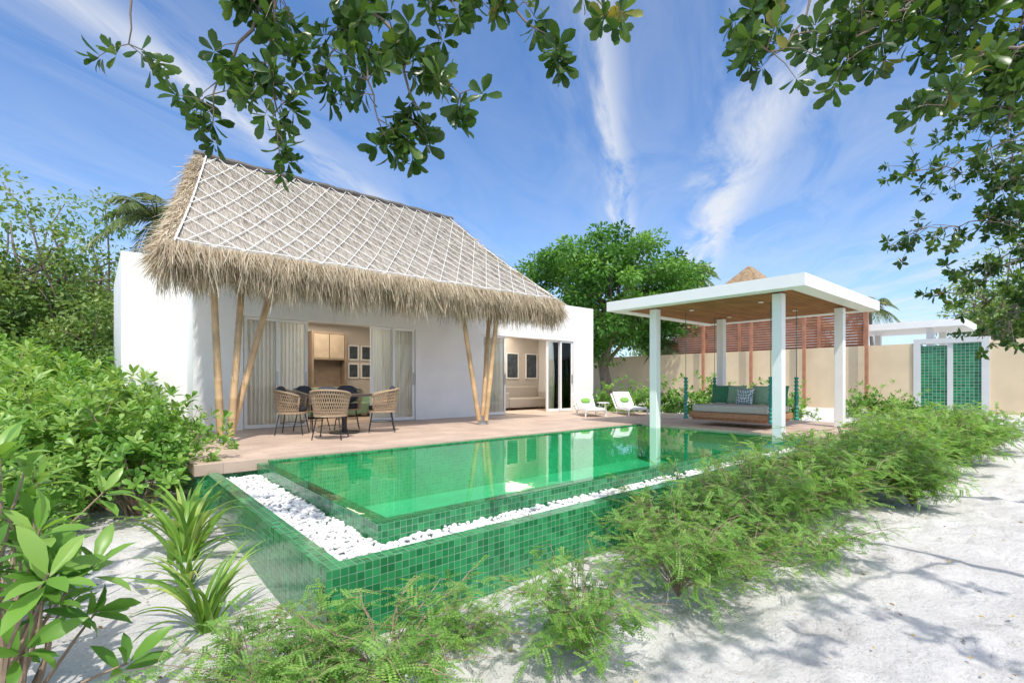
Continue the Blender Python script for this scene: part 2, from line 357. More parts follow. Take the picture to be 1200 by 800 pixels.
o=MB(); o.box(1.7,f1,3.25,7.2,16.25,3.35); o.box(7.4,f1,3.25,13.0,16.25,3.35); fin(o,"ceiling",M_whitep,villa)
o=MB(); o.box(1.7,f1,.45,7.2,16.25,.605); o.box(7.4,f1,.45,13.0,16.25,.605); o.box(2.32,f0+.01,.59,6.26,f1,.605); o.box(8.41,f0+.01,.59,12.23,f1,.605)
fin(o,"floor",M_deck,villa,uv=True)
o=MB(); o.box(1.7,14.4,.605,7.2,14.5,3.25); o.box(7.4,13.6,.605,13.0,13.7,3.25); fin(o,"inner_partition",M_inner,villa)
def door(x0,x1,b=11.17,fr=.055):
    d=MB(); z0,z1=.61,2.915; t=.05
    d.box(x0,b,z0,x0+fr,b+t,z1); d.box(x1-fr,b,z0,x1,b+t,z1); d.box(x0+fr,b,z1-fr,x1-fr,b+t,z1); d.box(x0+fr,b,z0,x1-fr,b+t,z0+fr*1.4)
    ob=fin(d,"sliding_door",M_whitep,villa)
    g=MB(); g.box(x0+fr,b+.02,z0+fr*1.4,x1-fr,b+.026,z1-fr)
    gl=fin(g,"glass_pane",M_glass,villa); gl.parent=ob
    h=MB(); h.box(x1-fr*.8,b-.03,1.5,x1-fr*.3,b-.003,1.8); hh=fin(h,"handle",M_metal,villa); hh.parent=ob
for x0,x1,b in [(2.33,3.0,11.14),(2.95,3.62,11.21),(5.1,5.7,11.21),(5.65,6.25,11.14),(8.42,9.3,11.14),(11.1,11.7,11.21),(11.65,12.22,11.14)]: door(x0,x1,b)
def curtain(x0,x1,b=11.45,z0=.63,z1=3.1):
    n=100; V=[]
    for i in range(n+1):
        x=x0+(x1-x0)*i/n; w=.04*math.sin(i*1.15)+.015*math.sin(i*.37)
        V+=[(x,b+w*1.2,z0),(x,b+w*.7,z1)]
    F=[(2*i,2*i+2,2*i+3,2*i+1) for i in range(n)]
    c=MB(); c.add(V,F); fin(c,"curtain",M_curt,smooth=True,loc=((x0+x1)/2,b,z0),label="full length white linen curtain behind a sliding glass door",category="curtain",group="curtains in the villa")
curtain(2.2,3.65); curtain(5.2,6.5); curtain(8.5,9.45); curtain(11.3,12.7)
# roof
def AL(t): return 1.66-.91*t
def AR(t): return 7.9+1.05*t
def roofpt(s,t,side=1):
    a=AL(t)*(1-s)+AR(t)*s
    zz=6.3-2.7*t-.10*math.sin(math.pi*t)+.008*math.sin(a*5+t*3)+.006*math.sin(a*11+t*9)
    return (a,12-side*3.4*t,zz)
ns,ntt=60,26; o=MB()
for side in (1,-1):
    V=[roofpt(i/ns,j/ntt,side) for j in range(ntt+1) for i in range(ns+1)]
    F=[(j*(ns+1)+i,j*(ns+1)+i+1,(j+1)*(ns+1)+i+1,(j+1)*(ns+1)+i) for j in range(ntt) for i in range(ns)]
    if side==1: F=[f[::-1] for f in F]
    o.add(V,F)
rl=fin(o,"roof",M_thatch,villa,smooth=True)
m=rl.modifiers.new("solid","SOLIDIFY"); m.thickness=.22; m.offset=-1
def rchild(ob): ob.parent=rl
lat=MB()
nd=nrm(np.array([0,-3.4,-2.7])); nn=np.array([0,-2.7,3.4])/4.34
def lline(pts,r):
    if len(pts)>1: lat.tube([np.array(p)+nn*.045 for p in pts],r,4)
K=4.34
for sgn in (1,-1):
    for c in np.arange(-4,14,.40):
        pts=[]
        for t in np.linspace(0.0,1,60):
            a=c+sgn*t*K*.60
            if AL(t)+.12<=a<=AR(t)-.05:
                s=(a-AL(t))/(AR(t)-AL(t)); pts.append(roofpt(s,t))
        if len(pts)>2: lline(pts[::3]+[pts[-1]] if (len(pts)-1)%3 else pts[::3],.0068)
lline([roofpt(s,.985) for s in np.linspace(.02,.995,24)],.010)
lline([roofpt(.14/(AR(t)-AL(t)),t) for t in np.linspace(0,1,20)],.016)
lline([roofpt(1-.05/(AR(t)-AL(t)),t) for t in np.linspace(0,1,20)],.010)
rchild(fin(lat,"cane_lattice",M_lat,villa))
o=MB(); o.tube([(1.58+(7.98-1.58)*i/30,12,6.33+.012*math.sin(i*2.1)) for i in range(31)],.07,8)
rchild(fin(o,"ridge_cap",pm("ridge",(.12,.11,.10),.9,.3,10,.5,40),villa))
STR=([(-.5,0,0),(.5,0,0),(.45,.5,.0),(-.45,.5,.0),(.15,1,-.0),(-.15,1,-.0)],[(0,1,2,3),(3,2,4,5)])
def straw(O,Yd,Ln,Wd,var=None):
    N=len(O); Yd=nrm(Yd); Xv=nrm(np.cross(Yd,rng.normal(size=(N,3)))) ; Zv=np.cross(Xv,Yd)
    Ln=np.broadcast_to(Ln,(N,)); Wd=np.broadcast_to(Wd,(N,))
    return inst(STR[0],STR[1],O,Xv*(Wd/Ln)[:,None],Yd,Zv,Ln,var)
def rp(s,t,side=1): return np.array([roofpt(a,b,side) for a,b in zip(s,t)])
parts=[]
n=13000; s=rng.random(n)*.985+.01; t=rng.random(n)*.93; O=rp(s,t)+nn*.006
parts.append(straw(O,nd+rng.normal(0,.04,(n,3)),rng.uniform(.2,.45,n),.009))
n=2500; s=rng.random(n); t=rng.random(n)*.93; O=rp(s,t,-1)+np.array([0,2.7,3.4])/4.34*.03
parts.append(straw(O,np.array([0,3.4,-2.7])/4.34+rng.normal(0,.08,(n,3)),rng.uniform(.2,.45,n),.014))
V,L,S,A=join(parts); off=np.array(wloc(villa))
rchild(link("straw_layer",amesh("straw_layer",V-off,L,S,A),M_strawg,villa))
parts=[]
def fringe(n,pf,dirf,ln,wd,v0,v1):
    s=rng.random(n); O=pf(s,n); clump=1+.15*np.sin(s*41)+.12*np.sin(s*97+1)+.10*np.sin(s*210)
    parts.append(straw(O,dirf(s,n),ln(n)*clump,rng.uniform(wd*.5,wd*1.3,n),rng.uniform(v0,v1,n)))
E=lambda s,n,lo,hi,zo:rp(s,np.full(n,1.0))+np.stack([rng.normal(0,.02,n),rng.uniform(lo,hi,n),rng.uniform(-zo,.04,n)],-1)
fringe(12000,lambda s,n:E(s,n,-.06,.35,.18),lambda s,n:np.stack([rng.normal(0,.18,n)+.14*np.sin(s*60),rng.normal(-.10,.14,n),-np.ones(n)],-1),lambda n:rng.uniform(.3,.62,n),.011,.1,1)
fringe(8000,lambda s,n:E(s,n,-.1,.1,.02),lambda s,n:np.stack([rng.normal(0,.26,n),rng.normal(-.38,.22,n),-np.ones(n)],-1),lambda n:rng.uniform(.2,.44,n),.009,.3,1)
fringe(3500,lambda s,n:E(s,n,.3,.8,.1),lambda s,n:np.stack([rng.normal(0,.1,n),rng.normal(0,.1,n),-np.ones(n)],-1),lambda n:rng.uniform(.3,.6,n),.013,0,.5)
for s0,sx,nn_ in ((0.0,-1,11000),(1.0,1,4500)):
    n=nn_; t=rng.random(n)**.8; O=rp(np.full(n,s0),t)+np.stack([rng.uniform(-.02,.16,n)*(-sx),rng.normal(0,.03,n),rng.uniform(-.22,.05,n)],-1)
    d=np.stack([sx*np.abs(rng.normal(.45,.3,n)),-.55+rng.normal(0,.3,n),-.75+rng.normal(0,.28,n)-.4*t],-1)
    parts.append(straw(O,d,rng.uniform(.18,.44,n)*(1+.5*t**3),rng.uniform(.007,.013,n),rng.uniform(.2,1,n)))
    n=2000; t=rng.random(n); O=rp(np.full(n,s0),t,-1)+np.stack([rng.normal(0,.05,n),rng.normal(0,.03,n),rng.uniform(-.2,.05,n)],-1)
    d=np.stack([sx*np.abs(rng.normal(.3,.2,n)),.5+rng.normal(0,.25,n),-.9+rng.normal(0,.2,n)],-1)
    parts.append(straw(O,d,rng.uniform(.15,.4,n),.012,rng.uniform(.1,1,n)))
n=4000; s=rng.random(n); O=rp(s,np.full(n,1.0),-1); parts.append(straw(O,np.stack([rng.normal(0,.1,n),rng.normal(.1,.1,n),-np.ones(n)],-1),rng.uniform(.3,.7,n),.014))
V,L,S,A=join(parts)
rchild(link("thatch_fringe",amesh("thatch_fringe",V-off,L,S,A),M_straw,villa))
o=MB()
for a in np.arange(1.5,8.6,.62): o.tube([(a,8.8,3.38),(a,11.08,5.05)],.04,6)
o.tube([(1.0,8.95,3.42),(8.7,8.95,3.42)],.06,8); o.tube([(1.0,9.6,3.9),(8.5,9.6,3.9)],.05,8)
rchild(fin(o,"rafters",M_bamboo,villa,smooth=True))
def pole(o,p,q,r):
    p=np.array(p,float);q=np.array(q,float); L_=np.linalg.norm(q-p); pts=[];rs=[]; k=int(L_/.33)+1
    for i in range(k+1):
        for dt,ra in ((-.02,1),(0,1.1),(.02,1)):
            t=min(max((i/k)+dt/L_*1,0),1)
            if pts and t<=pts[-1][3]+1e-5: continue
            pts.append((*(p+(q-p)*t),t)); rs.append(r*ra*(1-.12*t))
    o.tube([x[:3] for x in pts],rs,10)
for bx,by,tops in ((1.66,9.1,[(1.47,9.3,3.75),(1.98,9.45,3.8),(2.62,9.65,3.9)]),(6.8,8.98,[(6.30,9.2,3.7),(7.3,9.0,3.6),(7.7,9.8,4.0)])):
    e=empty("bamboo_column",(bx,by,.6),"three splayed bamboo poles on a steel foot under thatched eave","column","bamboo columns under the eave")
    for i,tp in enumerate(tops):
        o=MB(); an=i*2.1+3; pole(o,(bx+.09*math.cos(an),by+.09*math.sin(an),.68),tp,.058); fin(o,"pole",M_bamboo,e,smooth=True)
    o=MB(); o.disc((bx,by),.15,.603,.625,24); o.box(bx-.1,by-.012,.625,bx+.1,by+.012,.8); o.box(bx-.012,by-.1,.625,bx+.012,by+.1,.79)
    fin(o,"steel_foot",M_metal,e)
# interior things
e=empty("display_cabinet",(5.0,14.2,.605),"tall pale wooden display cabinet against the living room wall","cabinet")
o=MB(); xa,xb,yb_=4.62,5.62,14.38
o.box(xa,yb_-.4,.605,xa+.06,yb_,3.0);o.box(xb-.06,yb_-.4,.605,xb,yb_,3.0);o.box(xa+.06,yb_-.06,.605,xb-.06,yb_,3.0)
for z in (.7,1.45,2.2,2.94): o.box(xa+.06,yb_-.39,z,xb-.06,yb_-.061,z+.05)
fin(o,"carcass",M_case,e)
mid=(xa+xb)/2
for z0_,z1_ in ((.755,1.445),(2.255,2.935)):
    for a_,b_ in ((xa+.07,mid-.01),(mid+.01,xb-.07)):
        o=MB(); o.box(a_,yb_-.38,z0_,b_,yb_-.36,z1_); fin(o,"cupboard_door",M_oak,e)
def frame_art(x,y,z,w,h,lab):
    e=empty("framed_picture",(x,y,z),lab,"picture","framed pictures on the walls"); o=MB(); t=.04
    o.box(x-w/2,y-.04,z-h/2,x-w/2+t,y,z+h/2);o.box(x+w/2-t,y-.04,z-h/2,x+w/2,y,z+h/2);o.box(x-w/2+t,y-.04,z+h/2-t,x+w/2-t,y,z+h/2);o.box(x-w/2+t,y-.04,z-h/2,x+w/2-t,y,z-h/2+t)
    fin(o,"frame",M_whitep,e); o=MB(); o.box(x-w/2+t,y-.02,z-h/2+t,x+w/2-t,y-.004,z+h/2-t); fin(o,"print",M_art,e)
for x,z in ((5.98,2.45),(6.38,2.45),(5.98,1.9),(6.38,1.9)): frame_art(x,14.39,z,.34,.46,"small white framed dark print on the living room wall")
frame_art(11.65,13.59,2.15,.6,.95,"dark framed picture on the bedroom wall"); frame_art(12.6,13.59,2.15,.6,.95,"dark framed picture on the bedroom wall")
def sofa(x0,x1,y0,y1,mat,lab):
    e=empty("sofa",((x0+x1)/2,(y0+y1)/2,.605),lab,"sofa"); o=MB()
    o.box(x0,y0,.68,x1,y1,1.0); fin(o,"seat",mat,e,bevel=.04)
    o=MB(); o.box(x0,y1+.003,.68,x1,y1+.2,1.4); fin(o,"backrest",mat,e,bevel=.04)
    for a,b in ((x0-.18,x0-.003),(x1+.003,x1+.18)):
        o=MB(); o.box(a,y0,.68,b,y1+.2,1.2); fin(o,"armrest",mat,e,bevel=.03)
    for x in (x0,x1-.05):
        for y in (y0+.05,y1): o=MB(); o.box(x,y,.606,x+.05,y+.05,.679); fin(o,"leg",M_dwood,e)
sofa(10.6,12.6,12.5,13.2,M_beige,"beige upholstered sofa inside the bedroom")
sofa(4.2,5.9,13.0,13.6,M_sage,"pale green upholstered sofa in the living room")
for x,y in ((3.6,12.2),(4.6,12.2),(5.5,13.0),(10.2,12.2),(11.4,12.8)):
    o=MB(); o.disc((x,y),.06,3.235,3.249,16); fin(o,"ceiling_light",M_lamp,loc=(x,y,3.235),label="small round lit recessed ceiling downlight",category="light",group="recessed ceiling lights")
for x,y,pw in ((4.6,12.9,65),(10.6,12.5,60)):
    l=bpy.data.lights.new("room_lamp","AREA"); l.energy=pw; l.size=2.0; l.color=(1,.85,.68); ob=bpy.data.objects.new("room_lamp",l); ob.location=(x,y,3.2); COL.objects.link(ob)
# ------------------------------------------------------------ pavilion
pav=empty("pool_pavilion",(11,4.9,.6),"white flat roofed open pavilion with boarded timber ceiling","pavilion")
zb=3.17
o=MB(); x0,x1,y0,y1=8.85,13.4,2.95,7.02
o.box(x0,y0,zb,x0+.3,y1,zb+.21);o.box(x1-.3,y0,zb,x1,y1,zb+.21);o.box(x0+.3,y0,zb,x1-.3,y0+.3,zb+.21);o.box(x0+.3,y1-.3,zb,x1-.3,y1,zb+.21)
o.box(x0+.3,y0+.3,zb+.11,x1-.3,y1-.3,zb+.205)
fin(o,"roof",M_whitep,pav)
o=MB(); o.box(x0+.3,y0+.3,zb+.015,x1-.3,y1-.3,zb+.108); fin(o,"ceiling",M_slat,pav,uv=True)
for x,y,z in ((9.4,6.12,-.2),(9.4,3.56,-.2),(12.25,3.40,.6),(12.2,6.0,.6)):
    o=MB(); o.box(x-.085,y-.085,z,x+.085,y+.085,zb-.001); fin(o,"column",M_whitep,pav,bevel=.008)
for x,y in ((10.2,4.2),(10.2,5.7),(12,4.2),(12,5.7)):
    o=MB(); o.disc((x,y),.05,zb,zb+.013,16); fin(o,"recessed_light",M_whitep,pav)
sw=empty("swing_daybed",(10.95,4.8,.72),"wooden swing daybed with pale mattress hung on teal beaded ropes","daybed")
sx0,sx1,sy0,sy1=10.35,11.6,4.1,5.85
o=MB(); o.box(sx0,sy0,.78,sx1,sy1,.9); o.box(sx0+.05,sy0+.05,.72,sx1-.05,sy1-.05,.78); fin(o,"base",M_wood,sw,bevel=.01)
o=MB(); o.box(sx0+.03,sy0+.05,.903,sx1-.03,sy1-.05,1.06); fin(o,"mattress",M_beige,sw,bevel=.04)
for x in (sx0-.05,sx1+.05):
    for y in (sy0-.05,sy1+.05):
        o=MB(); o.tube([(x,y,1.68),(x,y,zb+.01)],.007,6)
        rs=[];ps=[]
        for i in range(60):
            z=.74+.94*i/59; ps.append((x,y,z)); rs.append(.024+.022*abs(math.sin(i*math.pi/5)) if i%30>3 else .05)
        o.tube(ps,rs,10); fin(o,"hanging_rope",M_teal,sw,smooth=True)
def pillow(c,size,th,mat,lab,grp):
    o=MB(); M=Matrix.Rotation(th,3,'Y'); o.cushion(c,size/2,size/2,size*.17,M)
    return fin(o,"pillow",mat,smooth=True,loc=c,label=lab,category="pillow",group=grp)
def patmat():
    m,nt,N,L,B=nodes("patterned_cloth"); tc=N.new("ShaderNodeTexCoord"); mp=N.new("ShaderNodeMapping"); mp.inputs['Rotation'].default_value=(.785,0,0); L.new(tc.outputs['Object'],mp.inputs[0])
    c=N.new("ShaderNodeTexChecker"); c.inputs['Scale'].default_value=26
    c.inputs[1].default_value=(.62,.66,.66,1); c.inputs[2].default_value=(.12,.2,.2,1); L.new(mp.outputs[0],c.inputs[0]); L.new(c.outputs[0],B.inputs['Base Color']); B.inputs['Roughness'].default_value=.9; return m
M_pat=patmat()
gp="pillows on the swing daybed"
for y,mt,lb in ((5.6,M_green,"dark green square pillow on the swing daybed"),(5.22,M_sage,"sage green square pillow on the swing daybed"),(4.65,M_sage,"sage green square pillow on the swing daybed"),(4.32,M_green,"dark green square pillow on the swing daybed")):
    pillow((11.35,y,1.28),.44,.22,mt,lb,gp)
pillow((11.12,4.93,1.25),.39,.3,M_pat,"checked grey and white pillow on the swing daybed",gp)
# ------------------------------------------------------------ furniture
e=empty("dining_table",(3.65,9.2,.6),"round dark outdoor dining table on the terrace","table")
o=MB(); o.disc((3.65,9.2),.55,1.31,1.345,48); fin(o,"table_top",M_dwood,e)
o=MB(); o.tube([(3.65,9.2,.63),(3.65,9.2,1.31)],[.05,.045],12); o.disc((3.65,9.2),.28,.605,.63,32); fin(o,"pedestal",M_black,e)
def mkchair():
    c=empty("wicker_chair",(0,0,0),"woven rope tub chair with thin black metal legs","chair","chairs around the dining table")
    o=MB(); R0,R1=.25,.31
    def sh(a,h):
        r=R0+(R1-R0)*h; zz=.40+h*(.40-.12*(abs(a)/2.2)**2)
        return (r*math.sin(a),r*math.cos(a),zz)
    for k in range(34):
        for sg in (1,-1):
            a0=-2.1+4.2*k/33; pts=[sh(max(-2.2,min(2.2,a0+sg*.42*h)),h) for h in (0,.33,.66,1)]
            o.tube(pts,.0066,4,cap=False)
    for h in (.12,.5,.85): o.tube([sh(a,h) for a in np.linspace(-2.2,2.2,24)],.008,4)
    fin(o,"woven_back",M_rope,c)
    o=MB(); o.tube([sh(a,1.0) for a in np.linspace(-2.2,2.2,30)],.018,8); o.tube([sh(-2.2,1),sh(-2.2,0)],.015,6); o.tube([sh(2.2,1),sh(2.2,0)],.015,6); fin(o,"rim",M_rope,c,smooth=True)
    o=MB(); o.disc((0,0),.262,.37,.405,32); fin(o,"seat",M_rope,c)
    o=MB(); o.ell((0,0,.45),(.24,.24,.05),1,.5); fin(o,"cushion",M_grey,c,smooth=True)
    o=MB(); o.ell((0,.17,.68),(.2,.06,.18),.7,.7,M=Matrix.Rotation(-.2,3,'X')); fin(o,"back_cushion",M_grey,c,smooth=True)
    o=MB()
    for sx in (-1,1):
        for sy_ in (-1,1): o.tube([(sx*.17,sy_*.17,.38),(sx*.23,sy_*.23,.005)],.010,6)
    o.tube([(.2*math.cos(a),.2*math.sin(a),.2) for a in np.linspace(0,6.2832,24)],.006,5)
    fin(o,"leg_frame",M_black,c)
    return c
def dup(ob,loc,rot=0,sc=1,**k):
    n=ob.copy(); n.location=loc; n.rotation_euler=(0,0,rot); n.scale=(sc,sc,sc); COL.objects.link(n); setp(n,**k)
    for c in ob.children:
        m=c.copy(); m.parent=n; COL.objects.link(m)
        for g in c.children:
            q=g.copy(); q.parent=m; COL.objects.link(q)
    return n
ch=mkchair(); tc_=(3.65,9.2)
for i,(x,y) in enumerate([(3.1,8.42),(2.82,9.6),(4.3,8.95),(4.0,9.95),(3.3,9.98)]):
    dx,dy=x-tc_[0],y-tc_[1]; rot=math.atan2(-dx,dy)
    if i==0: ch.location=(x,y,.602); ch.rotation_euler=(0,0,rot); ch.scale=(1.05,)*3
    else: dup(ch,(x,y,.602),rot+.1*math.sin(i*5),1.05)
def mklounge():
    c=empty("sun_lounger",(0,0,0),"low white lounge chair with a lime green pillow on the terrace","lounger","lounge chairs on the terrace")
    o=MB()
    for x in (-.36,.32):
        o.box(x,-.75,.17,x+.04,.35,.21); o.box(x,-.72,0.003,x+.04,-.68,.17); o.box(x,.25,.003,x+.04,.29,.17)
        M=Matrix.Translation((0,.33,.2))@Matrix.Rotation(math.radians(-42),4,'X'); o.box(x,-.02,0,x+.04,.03,.68,M)
    fin(o,"frame",M_whitep,c)
    o=MB(); o.box(-.32,-.75,.19,.32,.33,.28); fin(o,"seat",M_whitep,c,bevel=.03)
    M=Matrix.Translation((0,.31,.26))@Matrix.Rotation(math.radians(-42),4,'X')
    o=MB(); o.box(-.32,-.08,.0,.32,.02,.64,M); fin(o,"backrest",M_whitep,c,bevel=.03)
    o=MB(); o.ell((0,.36,.50),(.16,.05,.09),.6,.6,M=Matrix.Rotation(math.radians(-40),3,'X')); fin(o,"pillow",M_lime,c,smooth=True)
    return c
lg=mklounge(); lg.location=(10.85,9.25,.6); lg.rotation_euler=(0,0,-.55); lg.scale=(.85,)*3
dup(lg,(12.15,8.8,.6),-.5,.85)
e=empty("side_table",(11.5,9.25,.6),"small white round side table between lounge chairs","table"); o=MB(); o.disc((11.5,9.25),.18,.94,.96,24); fin(o,"table_top",M_whitep,e)
for k in range(3): o=MB(); o.tube([(11.5+.1*math.cos(k*2.1),9.25+.1*math.sin(k*2.1),.94),(11.5+.18*math.cos(k*2.1),9.25+.18*math.sin(k*2.1),.605)],.012,6); fin(o,"leg",M_whitep,e)
# ------------------------------------------------------------ boundary wall, gate, screens
bw=empty("boundary_wall",(21,5,0),"tan rendered garden boundary wall with flat coping","wall")
o=MB(); wx=21.0; zt=2.85
o.box(wx,3.62,-.2,wx+.25,24,zt); o.box(wx,-14,-.2,wx+.25,1.9,zt+.02); fin(o,"wall",M_tan,bw)
gt=empty("garden_gate",(wx,2.76,.5),"double gate clad in green mosaic inside a grey frame","gate")
o=MB(); o.box(wx-.06,3.5,.2,wx+.3,3.68,2.98);o.box(wx-.06,1.84,.2,wx+.3,2.02,2.98);o.box(wx-.06,2.02,2.82,wx+.3,3.5,2.98); o.box(wx-.02,2.69,.5,wx+.1,2.83,2.82); fin(o,"frame",pm("grey_paint",(.60,.61,.61),.5,.04,3),gt)
o=MB(); o.box(wx+.02,2.83,.5,wx+.08,3.5,2.75); fin(o,"door",M_gtile,gt,uv=True)
o=MB(); o.box(wx+.02,2.02,.5,wx+.08,2.69,2.8); fin(o,"door",M_gtile,gt,uv=True)
ys=[5.1,6.6,8.1,9.7,11.3,13.1]
for i in range(5):
    ya,yb=ys[i],ys[i+1]; e=empty("louvre_screen",(wx+.5,(ya+yb)/2,0),"red brown timber louvre privacy screen above the garden wall","screen","timber louvre screens")
    o=MB(); o.box(wx+.45,ya+.003,-.2,wx+.57,ya+.12,4.2); fin(o,"post",M_red,e)
    o=MB()
    for k in range(16):
        z=2.5+k*.105; M=Matrix.Translation((wx+.51,0,z))@Matrix.Rotation(-.35,4,'Y'); o.box(-.01,ya+.125,-.045,.012,yb-.01,.045,M)
    o.box(wx+.44,ya+.125,4.18,wx+.58,yb-.003,4.26)
    fin(o,"louvre",M_red,e)
for y in (4.9,6.9,8.9,11.0):
    o=MB(); o.box(20.72,y,0,20.82,y+.1,4.18); o.box(20.82,y,4.08,21.4,y+.1,4.18); fin(o,"timber_post",M_red,loc=(20.77,y,0),label="slim red brown timber post standing before the tan wall",category="post",group="timber posts before the wall")
e=empty("garden_canopy",(23,4,0),"small white flat roofed canopy behind the garden wall","canopy")
o=MB(); o.box(21.6,2.5,3.42,24.6,5.6,3.66); fin(o,"roof",M_whitep,e)
for x,y in ((21.9,3.3),(24.2,3.3),(21.9,5.3),(24.2,5.3)): o=MB(); o.box(x,y,0,x+.2,y+.2,3.419); fin(o,"column",M_whitep,e)
hx,hy,_=G(14.7,30)
e=empty("thatched_hut",(hx,hy,0),"distant villa with brown pointed thatched roof and white walls","house")
o=MB(); o.box(hx-3.2,hy-3,0,hx+3.2,hy+3,4.9); fin(o,"wall",M_white,e)
o=MB(); o.add([(hx-3.8,hy-3.6,4.7),(hx+3.8,hy-3.6,4.7),(hx+3.8,hy+3.6,4.7),(hx-3.8,hy+3.6,4.7),(hx-.4,hy,8.6),(hx+.4,hy,8.6)],[(0,1,5,4),(1,2,5),(2,3,4,5),(3,0,4),(0,3,2,1)])
fin(o,"roof",pm("brown_thatch",(.32,.22,.13),.9,.35,6,.6,30),e)
# ------------------------------------------------------------ vegetation
def limb(p,q,r0,r1,sag=0,n=6,jit=.03):
    p=np.array(p,float);q=np.array(q,float); L_=np.linalg.norm(q-p)
    pts=[p+(q-p)*t+np.array([rng.normal(0,jit)*L_*math.sin(math.pi*t),rng.normal(0,jit)*L_*math.sin(math.pi*t),sag*math.sin(math.pi*t)*L_]) for t in np.linspace(0,1,n)]
    return pts,np.linspace(r0,r1,n)
def mktree(H,R,K,nl,ls,mat,label,group=None,trunkr=.16,base=.35,flat=.75,irg=1.0,qp=.45,cr0=.27,name="jungle_tree"):
    e=empty(name,(0,0,0),label,"tree",group)
    ctr=np.array([0,0,H*(base+(1-base)/2)]); rz=H*(1-base)/2
    C=[]
    while len(C)<K:
        v=rng.normal(size=3); v/=np.linalg.norm(v); q=rng.random()**qp
        irr=1+irg*(.22*math.sin(v[0]*4+v[2]*3+H)+.15*math.sin(v[1]*6))
        p=ctr+v*np.array([R,R,rz])*q*irr
        if p[2]>H*base*.8: C.append(p)
    C=np.array(C)
    o=MB(); top=np.array([R*.1,0,H*.62]); pts,rs=limb((0,0,-.1),top,trunkr,trunkr*.45,jit=.04,n=8); o.tube(pts,rs,8)
    for c in C[:min(K,26)]:
        k=rng.integers(3,8); a,b=limb(pts[min(k,7)],c,trunkr*.35,.015,.08,n=5); o.tube(a,b,5)
    fin(o,"trunk",M_bark,e,smooth=True)
    cr=R*cr0*(rng.uniform(.6,1.35,len(C)))
    O=[];Yd=[];N_=[];vv=[]
    for c,r in zip(C,cr):
        v=nrm(rng.normal(size=(nl,3))); q=rng.random((nl,1))**.4; p=c+v*np.array([r,r,r*flat])*q
        O.append(p); Yd.append(v+rng.normal(0,.5,(nl,3))+[0,0,-.25]); N_.append(np.array([0,0,.8])+v*.8+rng.normal(0,.4,(nl,3)))
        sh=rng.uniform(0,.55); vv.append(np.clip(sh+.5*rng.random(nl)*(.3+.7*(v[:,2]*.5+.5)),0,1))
    O=np.concatenate(O);Yd=np.concatenate(Yd);N_=np.concatenate(N_);vv=np.concatenate(vv)
    V,L,S,A=leafset(O,Yd,N_,rng.uniform(.6,1.2,len(O))*ls,OVAL,vv)
    link("crown",amesh("crown",V,L,S,A),mat,e)
    return e
def place(e,lst):
    for i,(x,y,rot,sc) in enumerate(lst):
        if i==0: e.location=(x,y,0); e.rotation_euler=(0,0,rot); e.scale=(sc,)*3
        else: dup(e,(x,y,0),rot,sc)
def gl(l): return [(*G(r,d)[:2],ro,s) for r,d,ro,s in l]
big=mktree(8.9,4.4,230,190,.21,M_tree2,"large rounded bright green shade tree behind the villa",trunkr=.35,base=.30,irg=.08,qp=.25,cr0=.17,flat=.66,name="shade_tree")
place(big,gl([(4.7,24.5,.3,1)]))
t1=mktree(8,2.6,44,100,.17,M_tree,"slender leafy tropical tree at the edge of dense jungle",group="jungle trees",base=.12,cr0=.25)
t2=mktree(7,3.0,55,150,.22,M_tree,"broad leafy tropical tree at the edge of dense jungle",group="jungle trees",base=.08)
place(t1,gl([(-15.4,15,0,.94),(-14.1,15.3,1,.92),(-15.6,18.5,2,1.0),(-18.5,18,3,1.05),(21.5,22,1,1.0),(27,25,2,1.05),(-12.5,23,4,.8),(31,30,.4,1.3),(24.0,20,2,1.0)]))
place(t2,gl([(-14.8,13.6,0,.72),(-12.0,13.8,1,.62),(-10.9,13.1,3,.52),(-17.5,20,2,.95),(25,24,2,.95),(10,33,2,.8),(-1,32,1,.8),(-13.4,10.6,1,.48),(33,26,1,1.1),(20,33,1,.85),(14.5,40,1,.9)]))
def mkpalm():
    e=empty("palm_tree",(0,0,0),"coconut palm with arching feathery fronds behind the rooftops","palm tree","coconut palms")
    o=MB(); H=7; o.tube([(.5*math.sin(t*1.4),.1*t,H*t) for t in np.linspace(0,1,14)],np.linspace(.17,.10,14),8); fin(o,"trunk",M_bark,e,smooth=True)
    top=np.array([.5*math.sin(1.4),.1,H]); parts=[]; st=MB()
    for k in range(22):
        az=k*2.4; el=rng.uniform(-.1,1.25); L_=rng.uniform(2.0,2.7); n=44
        t=np.linspace(0,1,n); h=np.array([math.cos(az),math.sin(az),0])
        P=top+np.outer(L_*t*math.cos(el*.8)*(1-.12*t),h)+np.outer(L_*(t*math.sin(el)-.75*t**2.2),[0,0,1])
        T=nrm(np.gradient(P,axis=0)); side=nrm(np.cross(T,[0,0,1.]))
        for sg in (1,-1):
            Yd=side*sg*.8+T*.6+np.array([0,0,-.45])+rng.normal(0,.08,(n,3)); ln=.58*np.sin(np.pi*(.12+.83*t))
            N_=np.tile([0,0,1.],(n,1))+rng.normal(0,.2,(n,3)); Yn=nrm(Yd);X_=nrm(np.cross(Yn,N_));Z_=np.cross(X_,Yn)
            parts.append(inst([(0,0,0),(.045,.3,0),(0,1,-.12),(-.045,.3,0)],[(0,1,2,3)],P,X_*1.3,Yn,Z_,ln,np.full(n,rng.random())*.7+.3*rng.random(n)))
        st.tube(P[::5],np.linspace(.025,.006,len(P[::5])),4)
    V,L,S,A=join(parts); link("crown",amesh("crown",V,L,S,A),M_palm,e); fin(st,"frond_stalk",M_palm,e)
    return e
pa=mkpalm(); place(pa,gl([(-12.6,16.5,0,1.02),(11.2,30,1,1.15),(25.5,34,2,.95),(7.6,24,3,.46)]))
